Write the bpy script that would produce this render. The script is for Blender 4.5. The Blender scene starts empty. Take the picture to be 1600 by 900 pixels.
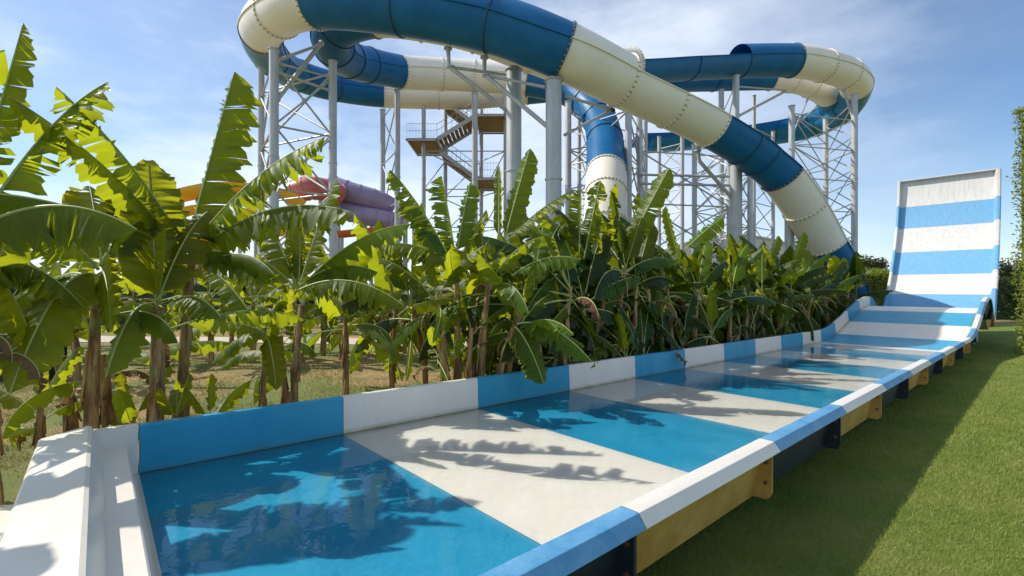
import bpy, bmesh, math, random
from mathutils import Vector as V, Matrix
import numpy as np
rnd = random.Random(7)
S = bpy.context.scene
COL = S.collection
PI = math.pi
# ------------------------------------------------------------------ frame of reference
F, EYE, TH = 750.67, 1.75, 0.8367
SN, CN = math.sin(TH), math.cos(TH)
def P(px, py, d):                       # survey point: direction seen in the photo, metres ahead
    return V(((px-800)/F*d, d, (450-py)/F*d+EYE))
def ts(t, s, z=0.0):                    # flume frame: t along the flume, s across it
    return V((t*SN+s*CN, t*CN-s*SN, z))
def gz(x, y):                           # terrain height
    t = x*SN+y*CN
    return -0.0155*min(max(t, 0), 20)
def Gd(px, d):                          # point on the ground
    x = (px-800)/F*d
    return V((x, d, gz(x, d)))
# ------------------------------------------------------------------ materials
MATS = {}
class NT:
    def __init__(s, m): s.t = m.node_tree; s.n = s.t.nodes; s.l = s.t.links
    def a(s, typ, **kw):
        nd = s.n.new(typ)
        for k, v in kw.items():
            if k.startswith('i_'):
                key = k[2:]; key = int(key) if key.isdigit() else key
                nd.inputs[key].default_value = v
            else: setattr(nd, k, v)
        return nd
    def c(s, a, b): s.l.new(a, b)
def ramp(nt, fac, stops):
    r = nt.a('ShaderNodeValToRGB'); e = r.color_ramp.elements
    while len(e) < len(stops): e.new(0.5)
    for i, (p, c) in enumerate(stops): e[i].position = p; e[i].color = (*c, 1)
    nt.c(fac, r.inputs[0]); return r.outputs[0]
def base(name):
    m = bpy.data.materials.new(name); m.use_nodes = True; MATS[name] = m
    nt = NT(m); return m, nt, nt.n['Principled BSDF']
def mixc(nt, fac, a, b, mode='MIX'):
    x = nt.a('ShaderNodeMix', data_type='RGBA', blend_type=mode)
    for sock, v in ((x.inputs[0], fac), (x.inputs[6], a), (x.inputs[7], b)):
        if hasattr(v, 'is_linked'): nt.c(v, sock)
        else: sock.default_value = v if isinstance(v, float) else (*v, 1)
    return x.outputs[2]
def coords(nt, kind='Object', scale=(1,1,1)):
    tc = nt.a('ShaderNodeTexCoord'); mp = nt.a('ShaderNodeMapping'); mp.inputs['Scale'].default_value = scale
    nt.c(tc.outputs[kind], mp.inputs[0]); return mp.outputs[0]
def noise(nt, co, sc, det=4, rough=.55):
    n = nt.a('ShaderNodeTexNoise'); n.inputs['Scale'].default_value = sc; n.inputs['Detail'].default_value = det; n.inputs['Roughness'].default_value = rough
    nt.c(co, n.inputs['Vector']); return n.outputs[0]
def bump(nt, h, p, s=.3, d=.02):
    b = nt.a('ShaderNodeBump'); b.inputs['Strength'].default_value = s; b.inputs['Distance'].default_value = d
    nt.c(h, b.inputs['Height']); nt.c(b.outputs[0], p.inputs['Normal'])
def worn(name, c1, c2, rough=.35, scale=(1,1,1), nsc=3.0, lo=.35, hi=.7, bmp=0.0, coat=0.0, metal=0.0, grime=.07, spec=.5, stain=None):
    m, nt, p = base(name)
    co = coords(nt, 'Object', scale)
    n = noise(nt, co, nsc, 6, .6); n2 = noise(nt, coords(nt, 'Object'), nsc*9, 4)
    c = ramp(nt, n, [(lo, c1), (hi, c2)])
    c = mixc(nt, grime, c, ramp(nt, n2, [(.3, (.2,.2,.2)), (.7, (1,1,1))]), 'MULTIPLY')
    if stain:
        at_ = nt.a('ShaderNodeAttribute', attribute_name='stain')
        n4 = noise(nt, coords(nt, 'Object'), 3.5, 5, .65)
        mu = nt.a('ShaderNodeMath', operation='MULTIPLY'); nt.c(at_.outputs['Fac'], mu.inputs[0]); nt.c(n4, mu.inputs[1])
        c = mixc(nt, ramp(nt, mu.outputs[0], [(.12, (0,0,0)), (.55, (.85,.85,.85))]), c, stain)
    nt.c(c, p.inputs['Base Color'])
    r = nt.a('ShaderNodeMapRange'); r.inputs[3].default_value = rough*.75; r.inputs[4].default_value = rough*1.35
    nt.c(n2, r.inputs[0]); nt.c(r.outputs[0], p.inputs['Roughness'])
    p.inputs['Coat Weight'].default_value = coat; p.inputs['Specular IOR Level'].default_value = spec; p.inputs['Metallic'].default_value = metal
    if bmp: bump(nt, n2, p, bmp)
    return m
def leaf_mat(name, dark, lite, trans, tw=.45, dry=False):
    m, nt, p = base(name)
    uv = coords(nt, 'UV')
    sep = nt.a('ShaderNodeSeparateXYZ'); nt.c(uv, sep.inputs[0])
    oi = nt.a('ShaderNodeObjectInfo')
    w = nt.a('ShaderNodeTexNoise', noise_dimensions='2D'); w.inputs['Scale'].default_value = 1; w.inputs['Detail'].default_value = 3
    mp = nt.a('ShaderNodeMapping'); mp.inputs['Scale'].default_value = (95, 2.2, 1); nt.c(uv, mp.inputs[0]); nt.c(mp.outputs[0], w.inputs['Vector'])
    c = ramp(nt, w.outputs[0], [(.36, tuple(x*.8 for x in dark)), (.66, lite)])
    n2 = noise(nt, coords(nt, 'Object'), 4, 4)
    c = mixc(nt, n2, c, tuple(x*.72 for x in dark))
    hs = nt.a('ShaderNodeHueSaturation'); nt.c(c, hs.inputs['Color'])
    mr = nt.a('ShaderNodeMapRange'); mr.inputs[3].default_value = .46; mr.inputs[4].default_value = .515; nt.c(oi.outputs['Random'], mr.inputs[0]); nt.c(mr.outputs[0], hs.inputs['Hue'])
    mr2 = nt.a('ShaderNodeMapRange'); mr2.inputs[3].default_value = .75; mr2.inputs[4].default_value = 1.3; nt.c(oi.outputs['Random'], mr2.inputs[0]); nt.c(mr2.outputs[0], hs.inputs['Value'])
    # dry brown margin, where the blade is torn
    ab = nt.a('ShaderNodeMath', operation='ABSOLUTE'); nt.c(sep.outputs[1], ab.inputs[0])
    n3 = nt.a('ShaderNodeTexNoise', noise_dimensions='2D'); n3.inputs['Scale'].default_value = 14; nt.c(uv, n3.inputs['Vector'])
    ad = nt.a('ShaderNodeMath', operation='MULTIPLY_ADD'); nt.c(n3.outputs[0], ad.inputs[0]); ad.inputs[1].default_value = .22; nt.c(ab.outputs[0], ad.inputs[2])
    st = nt.a('ShaderNodeMapRange'); st.inputs[1].default_value = 1.07; st.inputs[2].default_value = 1.14; nt.c(ad.outputs[0], st.inputs[0])
    c = mixc(nt, st.outputs[0], hs.outputs[0], (.22,.13,.045))
    nt.c(c, p.inputs['Base Color']); p.inputs['Roughness'].default_value = .42 if not dry else .8
    p.inputs['Specular IOR Level'].default_value = .28 if not dry else .2
    bump(nt, w.outputs[0], p, .35, .006)
    tr = nt.a('ShaderNodeBsdfTranslucent')
    tcol = mixc(nt, w.outputs[0], trans, tuple(x*.75 for x in trans))
    nt.c(tcol, tr.inputs[0])
    mx = nt.a('ShaderNodeMixShader'); mx.inputs[0].default_value = tw
    nt.c(p.outputs[0], mx.inputs[1]); nt.c(tr.outputs[0], mx.inputs[2])
    nt.c(mx.outputs[0], nt.n['Material Output'].inputs[0])
    return m
worn('gel_white', (.75,.69,.605), (.785,.73,.65), .32, (1,1,.25), 2.2, spec=.35, stain=(.36,.33,.15))
worn('gel_blue', (.022,.28,.45), (.038,.33,.51), .32, (1,1,.3), 2.5, spec=.25, stain=(.10,.22,.22))
worn('rim_blue', (.075,.28,.50), (.16,.39,.60), .42, (1,1,1), 5, grime=.2)
worn('ramp_white', (.60,.575,.54), (.71,.69,.66), .4, (5,5,.10), 2.0, grime=.02)
worn('ramp_blue', (.13,.36,.59), (.18,.41,.63), .4, (5,5,.10), 2.2, grime=.02)
worn('fibre_yellow', (.50,.28,.06), (.68,.43,.12), .5, (1,1,1), 3, bmp=.08, grime=.25)
worn('fibre_navy', (.010,.018,.028), (.018,.03,.045), .5, (1,1,1), 4)
worn('tube_white', (.80,.74,.63), (.86,.81,.71), .4, (1,1,1), .8, spec=.3, grime=.07)
worn('tube_blue', (.006,.11,.28), (.010,.145,.35), .4, (1,1,1), .9, spec=.22, grime=.12)
worn('tube_teal', (.014,.16,.31), (.025,.20,.38), .4, (1,1,1), .9, spec=.22, grime=.12)
worn('ring_rust', (.30,.19,.08), (.45,.33,.18), .6, (1,1,1), 6)
worn('ring_blue', (.008,.06,.14), (.012,.085,.19), .4, (1,1,1), 3)
worn('steel', (.42,.43,.44), (.55,.55,.55), .5, (2,2,.4), 3, metal=.35)
worn('steel_thin', (.40,.40,.39), (.52,.51,.48), .5, (1,1,1), 3, metal=.3)
worn('rust_bolt', (.10,.045,.02), (.22,.11,.05), .8, (1,1,1), 8)
worn('timber', (.15,.09,.045), (.32,.20,.10), .7, (1,6,6), 2, bmp=.2)
worn('slide_yellow', (.80,.42,.02), (.85,.50,.05), .35, nsc=1)
worn('slide_red', (.50,.13,.13), (.58,.20,.19), .35, nsc=1)
worn('slide_orange', (.62,.13,.03), (.70,.18,.04), .4, nsc=1)
worn('slide_purple', (.33,.26,.43), (.41,.34,.50), .35, nsc=1)
worn('slide_cream', (.66,.52,.34), (.74,.62,.44), .45, nsc=1)
worn('slide_pale', (.62,.68,.72), (.74,.78,.80), .4, nsc=1)
worn('roof_white', (.72,.71,.68), (.80,.79,.77), .6, nsc=.2)
worn('dark_box', (.006,.007,.009), (.014,.015,.017), .5)
worn('path_sand', (.46,.39,.30), (.58,.50,.40), .9, nsc=2, bmp=.3)
worn('midrib', (.30,.36,.09), (.42,.44,.15), .45, nsc=6)
worn('bark', (.10,.065,.035), (.2,.13,.075), .9, (1,1,.4), 6, bmp=.5)
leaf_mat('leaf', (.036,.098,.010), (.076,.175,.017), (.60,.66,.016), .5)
leaf_mat('leaf_young', (.040,.105,.010), (.07,.15,.015), (.62,.62,.012), .55)
leaf_mat('leaf_dry', (.17,.10,.045), (.30,.20,.10), (.32,.19,.07), .3, True)
leaf_mat('leaf_deep', (.014,.046,.007), (.034,.088,.011), (.28,.34,.010), .36)  # darker copy of leaf: self-shade of the crowded rows painted into the colour
def foliage(name, a, b, t):
    m, nt, p = base(name)
    oi = nt.a('ShaderNodeNewGeometry')
    c = ramp(nt, oi.outputs['Random Per Island'], [(0, a), (1, b)])
    if name == 'grass_blade': c = mixc(nt, ramp(nt, noise(nt, coords(nt, 'Object'), 1.3, 6, .65), [(.35, (0,0,0)), (.65, (.75,.75,.75))]), c, (.33,.32,.09))
    nt.c(c, p.inputs['Base Color']); p.inputs['Roughness'].default_value = .55
    tr = nt.a('ShaderNodeBsdfTranslucent'); tr.inputs[0].default_value = (*t, 1)
    mx = nt.a('ShaderNodeMixShader'); mx.inputs[0].default_value = .35
    nt.c(p.outputs[0], mx.inputs[1]); nt.c(tr.outputs[0], mx.inputs[2]); nt.c(mx.outputs[0], nt.n['Material Output'].inputs[0])
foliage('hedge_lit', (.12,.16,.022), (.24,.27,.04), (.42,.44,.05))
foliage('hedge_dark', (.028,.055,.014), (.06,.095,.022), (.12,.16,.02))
foliage('tree_olive', (.07,.09,.03), (.13,.14,.05), (.2,.2,.05))
foliage('grass_blade', (.10,.18,.016), (.26,.33,.055), (.36,.44,.03))
foliage('grass_dry', (.20,.17,.05), (.33,.26,.10), (.3,.26,.08))
def stem_mat():
    m, nt, p = base('stem')
    co = coords(nt, 'Object', (7, 7, .9)); n = noise(nt, co, 2.2, 6, .65)
    tc = nt.a('ShaderNodeTexCoord'); sp = nt.a('ShaderNodeSeparateXYZ'); nt.c(tc.outputs['Object'], sp.inputs[0])
    n2 = noise(nt, coords(nt, 'Object', (2,2,1.2)), 2.0, 3)
    c1 = ramp(nt, n, [(.28, (.05,.024,.013)), (.42, (.17,.085,.034)), (.56, (.42,.24,.09)), (.72, (.58,.44,.24))])
    c2 = ramp(nt, n, [(.3, (.17,.20,.05)), (.6, (.34,.35,.11)), (.75, (.48,.42,.2))])
    nt.c(mixc(nt, ramp(nt, n2, [(.52, (0,0,0)), (.66, (1,1,1))]), c1, c2), p.inputs['Base Color'])
    p.inputs['Roughness'].default_value = .65
    bump(nt, n, p, .7, .03)
stem_mat()
def ground_mat():
    m, nt, p = base('dirt')
    co = coords(nt, 'Object')
    n1 = noise(nt, co, .45, 4); n2 = noise(nt, co, 5, 6, .7); n3 = noise(nt, co, 60, 4, .7)
    c = ramp(nt, n2, [(.3, (.26,.135,.05)), (.5, (.43,.26,.11)), (.7, (.52,.36,.18))])
    g = ramp(nt, n3, [(.35, (.10,.135,.025)), (.65, (.25,.27,.07))])
    c = mixc(nt, ramp(nt, n1, [(.38, (0,0,0)), (.54, (1,1,1))]), c, g)
    c = mixc(nt, .35, c, ramp(nt, n3, [(.3, (.25,.25,.25)), (.6, (1,1,1))]), 'MULTIPLY')
    nt.c(c, p.inputs['Base Color']); p.inputs['Roughness'].default_value = .95
    bump(nt, n3, p, .8, .03)
    m, nt, p = base('lawn')
    co = coords(nt, 'Object')
    n1 = noise(nt, co, 1.3, 6, .65); n3 = noise(nt, co, 45, 5, .75)
    c = ramp(nt, n1, [(.3, (.12,.19,.02)), (.5, (.2,.26,.04)), (.7, (.27,.29,.07))])
    c = mixc(nt, .6, c, ramp(nt, n3, [(.3, (.25,.25,.25)), (.65, (1,1,1))]), 'MULTIPLY')
    nt.c(c, p.inputs['Base Color']); p.inputs['Roughness'].default_value = .9
    bump(nt, n3, p, .9, .03)
ground_mat()
def water_mat():
    m, nt, p = base('water')
    nt.n.remove(p)
    co = coords(nt, 'Object', (1, 1, 1))
    n = noise(nt, co, 5.5, 3, .5); n2 = noise(nt, co, 24, 2, .5)
    mk = noise(nt, co, .55, 2)
    mul = nt.a('ShaderNodeMath', operation='MULTIPLY'); nt.c(n2, mul.inputs[0])
    msk = ramp(nt, mk, [(.45, (0,0,0)), (.62, (1,1,1))]); nt.c(msk, mul.inputs[1])
    ad = nt.a('ShaderNodeMath', operation='MULTIPLY_ADD'); nt.c(mul.outputs[0], ad.inputs[0]); ad.inputs[1].default_value = .55; n_ = nt.a('ShaderNodeMath', operation='MULTIPLY'); n_.inputs[1].default_value = .45; nt.c(n, n_.inputs[0]); nt.c(n_.outputs[0], ad.inputs[2])
    b = nt.a('ShaderNodeBump'); b.inputs['Strength'].default_value = .13; b.inputs['Distance'].default_value = .05; nt.c(ad.outputs[0], b.inputs['Height'])
    fr = nt.a('ShaderNodeFresnel'); fr.inputs['IOR'].default_value = 1.33; nt.c(b.outputs[0], fr.inputs['Normal'])
    tr = nt.a('ShaderNodeBsdfTransparent'); tr.inputs[0].default_value = (.955,.985,.985,1)
    gl = nt.a('ShaderNodeBsdfGlossy'); gl.inputs['Roughness'].default_value = .02; nt.c(b.outputs[0], gl.inputs['Normal'])
    mx = nt.a('ShaderNodeMixShader'); nt.c(fr.outputs[0], mx.inputs[0]); nt.c(tr.outputs[0], mx.inputs[1]); nt.c(gl.outputs[0], mx.inputs[2])
    nt.c(mx.outputs[0], nt.n['Material Output'].inputs[0])
water_mat()
# ------------------------------------------------------------------ mesh helpers
OFF = {}
class MB:
    def __init__(s): s.v = []; s.f = []; s.m = []; s.uv = None
    def add(s, vs, fs, mi=0):
        o = len(s.v); s.v += [tuple(v) for v in vs]; s.f += [tuple(i+o for i in f) for f in fs]; s.m += [mi]*len(fs); return s
    def box(s, c, sx, sy, sz, ax=None, mi=0):
        c = V(c); X, Y, Z = ax or (V((1,0,0)), V((0,1,0)), V((0,0,1)))
        vs = [c+X*a*sx/2+Y*b*sy/2+Z*e*sz/2 for a in (-1,1) for b in (-1,1) for e in (-1,1)]
        return s.add(vs, [(0,1,3,2),(4,6,7,5),(0,4,5,1),(2,3,7,6),(0,2,6,4),(1,5,7,3)], mi)
    def tube(s, pts, r, n=8, mi=0, cap=True):
        pts = [V(p) for p in pts]; N = len(pts); rs = r if isinstance(r, (list, tuple)) else [r]*N
        ref = None; vs = []; fs = []
        for i, p in enumerate(pts):
            t = (pts[min(i+1, N-1)]-pts[max(i-1, 0)]).normalized()
            if ref is None: ref = V((0,0,1)) if abs(t.z) < .9 else V((1,0,0))
            a = t.cross(ref).normalized(); b = a.cross(t).normalized(); ref = b
            vs += [p+(a*math.cos(2*PI*k/n)+b*math.sin(2*PI*k/n))*rs[i] for k in range(n)]
        for i in range(N-1):
            for k in range(n):
                k2 = (k+1) % n
                fs.append((i*n+k, i*n+k2, (i+1)*n+k2, (i+1)*n+k))
        if cap: fs.append(tuple(range(n-1, -1, -1))); fs.append(tuple((N-1)*n+k for k in range(n)))
        return s.add(vs, fs, mi)
    def sweep(s, frames, prof, mi=0, cap=True, closed=True):   # frames: (origin, xaxis, yaxis); prof: list of (x,y)
        n = len(prof); vs = []; fs = []
        for o, X, Y in frames: vs += [o+X*x+Y*y for x, y in prof]
        for i in range(len(frames)-1):
            for k in range(n if closed else n-1):
                k2 = (k+1) % n; fs.append((i*n+k, i*n+k2, (i+1)*n+k2, (i+1)*n+k))
        if cap and closed: fs.append(tuple(range(n-1, -1, -1))); fs.append(tuple((len(frames)-1)*n+k for k in range(n)))
        return s.add(vs, fs, mi)
def mesh(name, mb, mats, smooth=True, sharp=35):
    me = bpy.data.meshes.new(name); me.from_pydata(mb.v, [], mb.f)
    for m in (mats if isinstance(mats, (list, tuple)) else [mats]): me.materials.append(MATS[m])
    if any(mb.m): me.polygons.foreach_set('material_index', mb.m)
    if mb.uv:
        l = me.uv_layers.new(name='UVMap'); idx = np.empty(len(me.loops), dtype=np.int32); me.loops.foreach_get('vertex_index', idx)
        l.data.foreach_set('uv', np.array(mb.uv, dtype=np.float32)[idx].ravel())
    bm = bmesh.new(); bm.from_mesh(me)
    if sharp: bmesh.ops.recalc_face_normals(bm, faces=bm.faces)
    bm.to_mesh(me); bm.free()
    if smooth:
        me.polygons.foreach_set('use_smooth', [True]*len(me.polygons))
        if sharp: me.set_sharp_from_angle(angle=math.radians(sharp))
    me.update(); return me
def link(name, me, parent=None, loc=None):
    o = bpy.data.objects.new(name, me); COL.objects.link(o)
    if parent: o.parent = parent
    if loc is not None: o.location = loc
    return o
def tag(o, label=None, cat=None, group=None, kind=None):
    for k, v in (('label', label), ('category', cat), ('group', group), ('kind', kind)):
        if v: o[k] = v
    return o
def thing(name, loc, label, cat, group=None):
    o = tag(link(name, None, None, loc), label, cat, group); o.empty_display_size = .2; OFF[o.name] = V(loc); return o
def part(name, mb, mats, parent, smooth=True, sharp=35, label=None):
    r = parent
    while r.parent: r = r.parent
    off = OFF[r.name]
    mb.v = [(x-off.x, y-off.y, z-off.z) for x, y, z in mb.v]
    o = link(name, mesh(name, mb, mats, smooth, sharp), parent)
    if label: o['label'] = label
    return o
def single(name, loc, mb, mats, label, cat, group=None, **kw):
    loc = V(loc); mb.v = [(x-loc.x, y-loc.y, z-loc.z) for x, y, z in mb.v]
    return tag(link(name, mesh(name, mb, mats, **kw), None, loc), label, cat, group)
def catmull(pts, n=10):
    out = []; N = len(pts)
    for i in range(N-1):
        p0, p1, p2, p3 = pts[max(i-1,0)], pts[i], pts[i+1], pts[min(i+2,N-1)]
        for k in range(n):
            u = k/n
            out.append(.5*((2*p1)+(p2-p0)*u+(2*p0-5*p1+4*p2-p3)*u*u+(3*p1-p0-3*p2+p3)*u**3))
    out.append(pts[-1].copy()); return out
# ------------------------------------------------------------------ ground
def terrain():
    mb = MB(); R = 400
    tl = [-R, -60, -20, 0, 5, 10, 15, 20, 40, 80, R]; sl = [-R, -60, -20, -5, -1, 5, 20, 60, R]
    vs = []
    for t in tl:
        for s in sl: p = ts(t, s); vs.append((p.x, p.y, gz(p.x, p.y)))
    n = len(sl)
    mb.add(vs, [(i*n+k, i*n+k+1, (i+1)*n+k+1, (i+1)*n+k) for i in range(len(tl)-1) for k in range(n-1)])
    tag(link('ground', mesh('ground', mb, 'dirt', False, 0)), kind='structure')
    mb = MB(); tl = [-30, 0, 5, 10, 15, 20, 40]; sl = [-3.2, 0, 20, 60]; vs = []
    for t in tl:
        for s in sl: p = ts(t, s); vs.append((p.x, p.y, gz(p.x, p.y)+.006))
    n = len(sl)
    mb.add(vs, [(i*n+k, i*n+k+1, (i+1)*n+k+1, (i+1)*n+k) for i in range(len(tl)-1) for k in range(n-1)])
    tag(link('lawn', mesh('lawn', mb, 'lawn', False, 0)), kind='structure')
    mb = MB(); xs = list(np.linspace(-32, 8, 21)); vs = []
    for x in xs:
        w = .25*math.sin(x*.6)
        for y in (15.6+w, 17.6+w): vs.append((x, y, gz(x, y)+.02))
    mb.add(vs, [(2*i, 2*i+2, 2*i+3, 2*i+1) for i in range(len(xs)-1)])
    tag(link('path', mesh('path', mb, 'path_sand', False, 0)), kind='structure')
terrain()
def blades(name, n, region, h, w, mat, label=None, seed=1):
    r = np.random.default_rng(seed)
    x, y = region(r, n); n = len(x)
    t = x*SN+y*CN; z = -0.0155*np.clip(t, 0, 20)+.004
    d = np.sqrt(x*x+y*y); sc = np.clip(d/4, .8, 2.6)
    a = r.uniform(0, 2*PI, n); hh = h*r.uniform(.5, 1.3, n)*np.sqrt(sc); ww = w*r.uniform(.6, 1.3, n)*sc
    la = r.uniform(0, 2*PI, n); le = hh*r.uniform(.1, 1.0, n)
    co = np.empty((n, 3, 3), dtype=np.float32)
    co[:,0] = np.stack([x-np.cos(a)*ww, y-np.sin(a)*ww, z], 1)
    co[:,1] = np.stack([x+np.cos(a)*ww, y+np.sin(a)*ww, z], 1)
    co[:,2] = np.stack([x+np.cos(la)*le, y+np.sin(la)*le, z+hh], 1)
    me = bpy.data.meshes.new(name); me.vertices.add(n*3); me.vertices.foreach_set('co', co.ravel())
    me.loops.add(n*3); me.loops.foreach_set('vertex_index', np.arange(n*3, dtype=np.int32))
    me.polygons.add(n); me.polygons.foreach_set('loop_start', np.arange(0, n*3, 3, dtype=np.int32))
    me.update(calc_edges=True); me.materials.append(MATS[mat])
    return tag(link(name, me), label, 'grass' if label else None, kind='stuff')
def lawn_region(r, n):
    d = 2.0*np.exp(r.uniform(0, math.log(13), n)); px = r.uniform(900, 1640, n)
    x = (px-800)/F*d; y = d
    s = x*CN-y*SN; t = x*SN+y*CN
    k = (s > -2.2) & (t < 38); return x[k], y[k]
blades('grass', 260000, lawn_region, .026, .0022, 'grass_blade', 'short green lawn grass beside the flume')
def dry_region(r, n):
    d = 4.4*np.exp(r.uniform(0, math.log(4.5), n)); px = r.uniform(-80, 760, n)
    x = (px-800)/F*d; s = x*CN-d*SN
    k = (s < -5.0) & ~((d > 15.3) & (d < 17.9))
    m = np.sin(x*2.1+1)*np.sin(d*1.7)+r.normal(0, .5, n) > -.1
    k &= m; return x[k], d[k]
blades('dry_grass', 60000, dry_region, .03, .003, 'grass_dry', 'patchy dry grass on the bare soil among the banana plants', seed=3)
# ------------------------------------------------------------------ flume
HR = .416
T0, L = .268, 1.7613
flat = lambda t: -1.489-.0155*(t-T0)+EYE
fl = [(t, flat(t)) for t in (-.6, .3, 4, 8, 12, 16, 17.5)]+[(t, z+EYE) for t, z in ((18.8,-1.70),(20.2,-1.45),(21.6,-1.12),(22.9,-.84),(24.0,-.74),(24.8,-.80),(25.5,-1.13),(26.1,-1.48),(26.75,-1.62),(27.35,-1.35),(28.05,-.5),(28.95,.55),(29.75,1.75),(30.35,3.0),(30.75,4.3),(30.92,5.32))]
fine = catmull([V((a, 0, b)) for a, b in fl], 16)
arc = [0.0]
for a, b in zip(fine, fine[1:]): arc.append(arc[-1]+(b-a).length)
def at_arc(a):
    i = max(0, min(len(arc)-2, int(np.searchsorted(arc, a))-1)); u = (a-arc[i])/(arc[i+1]-arc[i])
    return fine[i].lerp(fine[i+1], u)
def frame(a):
    p = at_arc(a); q = at_arc(min(a+.03, arc[-1]))-at_arc(max(a-.03, 0)); q.normalize()
    n = V((-q.z, 0, q.x))
    return ts(p.x, 0, p.z), ts(0, 1), ts(n.x, 0, n.z)
def arc_of(f):
    for i in range(len(fine)-1):
        q = f(fine[i+1])
        if q >= 0:
            p = f(fine[i]); u = 1 if p <= -.9 and q-p > .5 else -p/(q-p)
            return arc[i]+(arc[i+1]-arc[i])*min(1, max(0, u))
bounds = [arc_of(lambda p, t=T0+i*L: p.x-t) for i in range(11)]
bounds[0] = arc_of(lambda p: p.x-.355)
a14 = arc_of(lambda p: p.x-24.4)
bounds += [bounds[10]+(a14-bounds[10])*k/4 for k in (1,2,3,4)]
bounds += [arc_of(lambda p: p.x-25.6), arc_of(lambda p: p.x-27.1)]
bounds += [arc_of(lambda p, z=z: p.z-EYE-z if p.x > 27.2 else -1) for z in (-.28, .63, 1.72, 2.93, 4.03)]+[arc[-1]]
SL, SR = -4.841, -1.535
prof = [(SL,0),(SL-.005,.085),(SL-.012,.20),(SL-.02,.375),(SL-.032,.389),(SL-.10,.389),(SL-.115,.378),(SL-.125,.31),(SL-.105,.31),(SL-.095,.362),(SL-.05,.362),(SL-.035,-.03),
        (-1.50,-.03),(-1.415,.37),(-1.36,.37),(-1.308,.338),(-1.286,.352),(-1.289,.360),(-1.331,.413),(-1.338,HR),(-1.432,HR),(-1.441,.409),(SR+.018,.075),(SR,.0),(SR-.16,.0),(SL+.16,.0)]
flume = thing('splash_flume', ts(.3, -3.1, 0), 'long blue and white striped water flume that ends in a tall upright ramp', 'water slide')
def bolt(mb, p, axis, r=.012, l=.02):
    mb.tube([p, p+axis*l], r, 8)
for i in range(len(bounds)-1):
    a0, a1 = bounds[i]+.002, bounds[i+1]-.002
    blue = i % 2 == 0
    ramp_ = i >= 16
    steps = 2 if i < 9 else 12
    fr = [frame(a0+(a1-a0)*k/steps) for k in range(steps+1)]
    mb = MB()
    pr = prof
    if i >= 17: pr = [(x, y*.66) for x, y in prof]
    mb.sweep(fr, pr, cap=False)
    if i == 0:
        for k, (x, y) in enumerate(pr):
            q = V(mb.v[k])-ts(.0224*(x-SL), 0); mb.v[k] = tuple(q)
    if blue and not ramp_:      # weathered lighter gelcoat on the right rim lip
        n = len(pr)
        for k in range(len(mb.f)):
            if 14 <= k % n <= 21: mb.m[k] = 1
    if i == len(bounds)-2:      # lip across the top of the ramp
        o, X, N = fr[-1]
        up = X.cross(N).normalized(); up = up if up.z > 0 else -up
        mb.box(o+X*((SL-.05-1.40)/2)+N*.09+up*.02, 3.53, .24, .035, (X, N, up))
    wm = ('ramp_blue' if blue else 'ramp_white') if ramp_ else ('gel_blue' if blue else 'gel_white')
    stv = [1.0 if (x, y) in ((SL, 0), (SR, .0)) else 0.0 for x, y in prof]*len(fr)
    stv += [0.0]*(len(mb.v)-len(stv))
    sec = part('flume_section', mb, [wm, 'rim_blue'], flume, sharp=24)
    at_ = sec.data.attributes.new('stain', 'FLOAT', 'POINT'); at_.data.foreach_set('value', stv)
    pm = MB(); steps2 = max(2, steps)
    pm.sweep([(o, X, N*(.66 if i >= 17 else 1)) for o, X, N in fr], [(-1.497,-.036),(-1.411,.366),(-1.404,.366),(-1.404,.33),(-1.486,-.036)])
    part('side_panel', pm, 'fibre_navy' if blue else 'fibre_yellow', sec)
    fm = MB(); o, X, N = fr[-1]; T = X.cross(N).normalized(); T = T if T.dot(ts(1,0)) > 0 or ramp_ else -T
    pl = [(-1.41,.362),(-1.337,.362),(-1.335,.04),(-1.347,.01),(-1.37,-.012),(-1.495,-.02)]
    N_ = N*(.66 if i >= 17 else 1); fm.sweep([(o-T*.028, X, N_), (o-T*.004, X, N_)], pl)
    part('end_flange', fm, 'fibre_navy' if blue else 'fibre_yellow', sec, sharp=20)
    if not ramp_:
        for hh in (.11, .26):
            bmn = MB(); bolt(bmn, o+X*-1.375+N*hh-T*.046, T, .014, .02); part('bolt', bmn, 'rust_bolt', sec)
    if i < 15:
        for s in (-1.75, -4.6):
            q = o+X*s-N*.03; g = gz(q.x, q.y)
            if q.z-g > .02: part('support_leg', MB().box(((q.x), q.y, (q.z+g)/2-.02), .07, .07, q.z-g+.0), 'steel', flume)
# near end wall (turned about one degree off square)
def ew(t, s, z): return ts(t-.0224*(s-SL), s, z+EYE)
em = MB()
pe = [(.36,-1.484),(.296,-1.480),(.285,-1.255),(.275,-1.245),(.14,-1.243),(.075,-1.05),(.055,-1.04),(-.20,-1.085),(-.215,-1.10),(-.225,-1.52),(.36,-1.52)]
fr = []
vs = [ew(t, s, z) for s in (SL+.002, -3.6, -2.5, -1.30) for t, z in pe]
n = len(pe)
em.add(vs, [(i*n+k, i*n+(k+1)%n, (i+1)*n+(k+1)%n, (i+1)*n+k) for i in range(3) for k in range(n)]+[tuple(range(n)), tuple(3*n+k for k in range(n))])
part('end_wall', em, 'gel_white', flume, sharp=25)
em = MB()
ol = [(.352,-1.10),(.05,-1.098),(-.18,-1.12),(-.235,-1.18),(-.25,-1.55),(.352,-1.55)]
vs = [ew(t, s, z) for s in (SL-.115, SL) for t, z in ol]
n = len(ol)
em.add(vs, [(k, (k+1)%n, n+(k+1)%n, n+k) for k in range(n)]+[tuple(range(n)), tuple(n+k for k in range(n))])
part('end_cheek', em, 'gel_white', flume, sharp=25)
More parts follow.
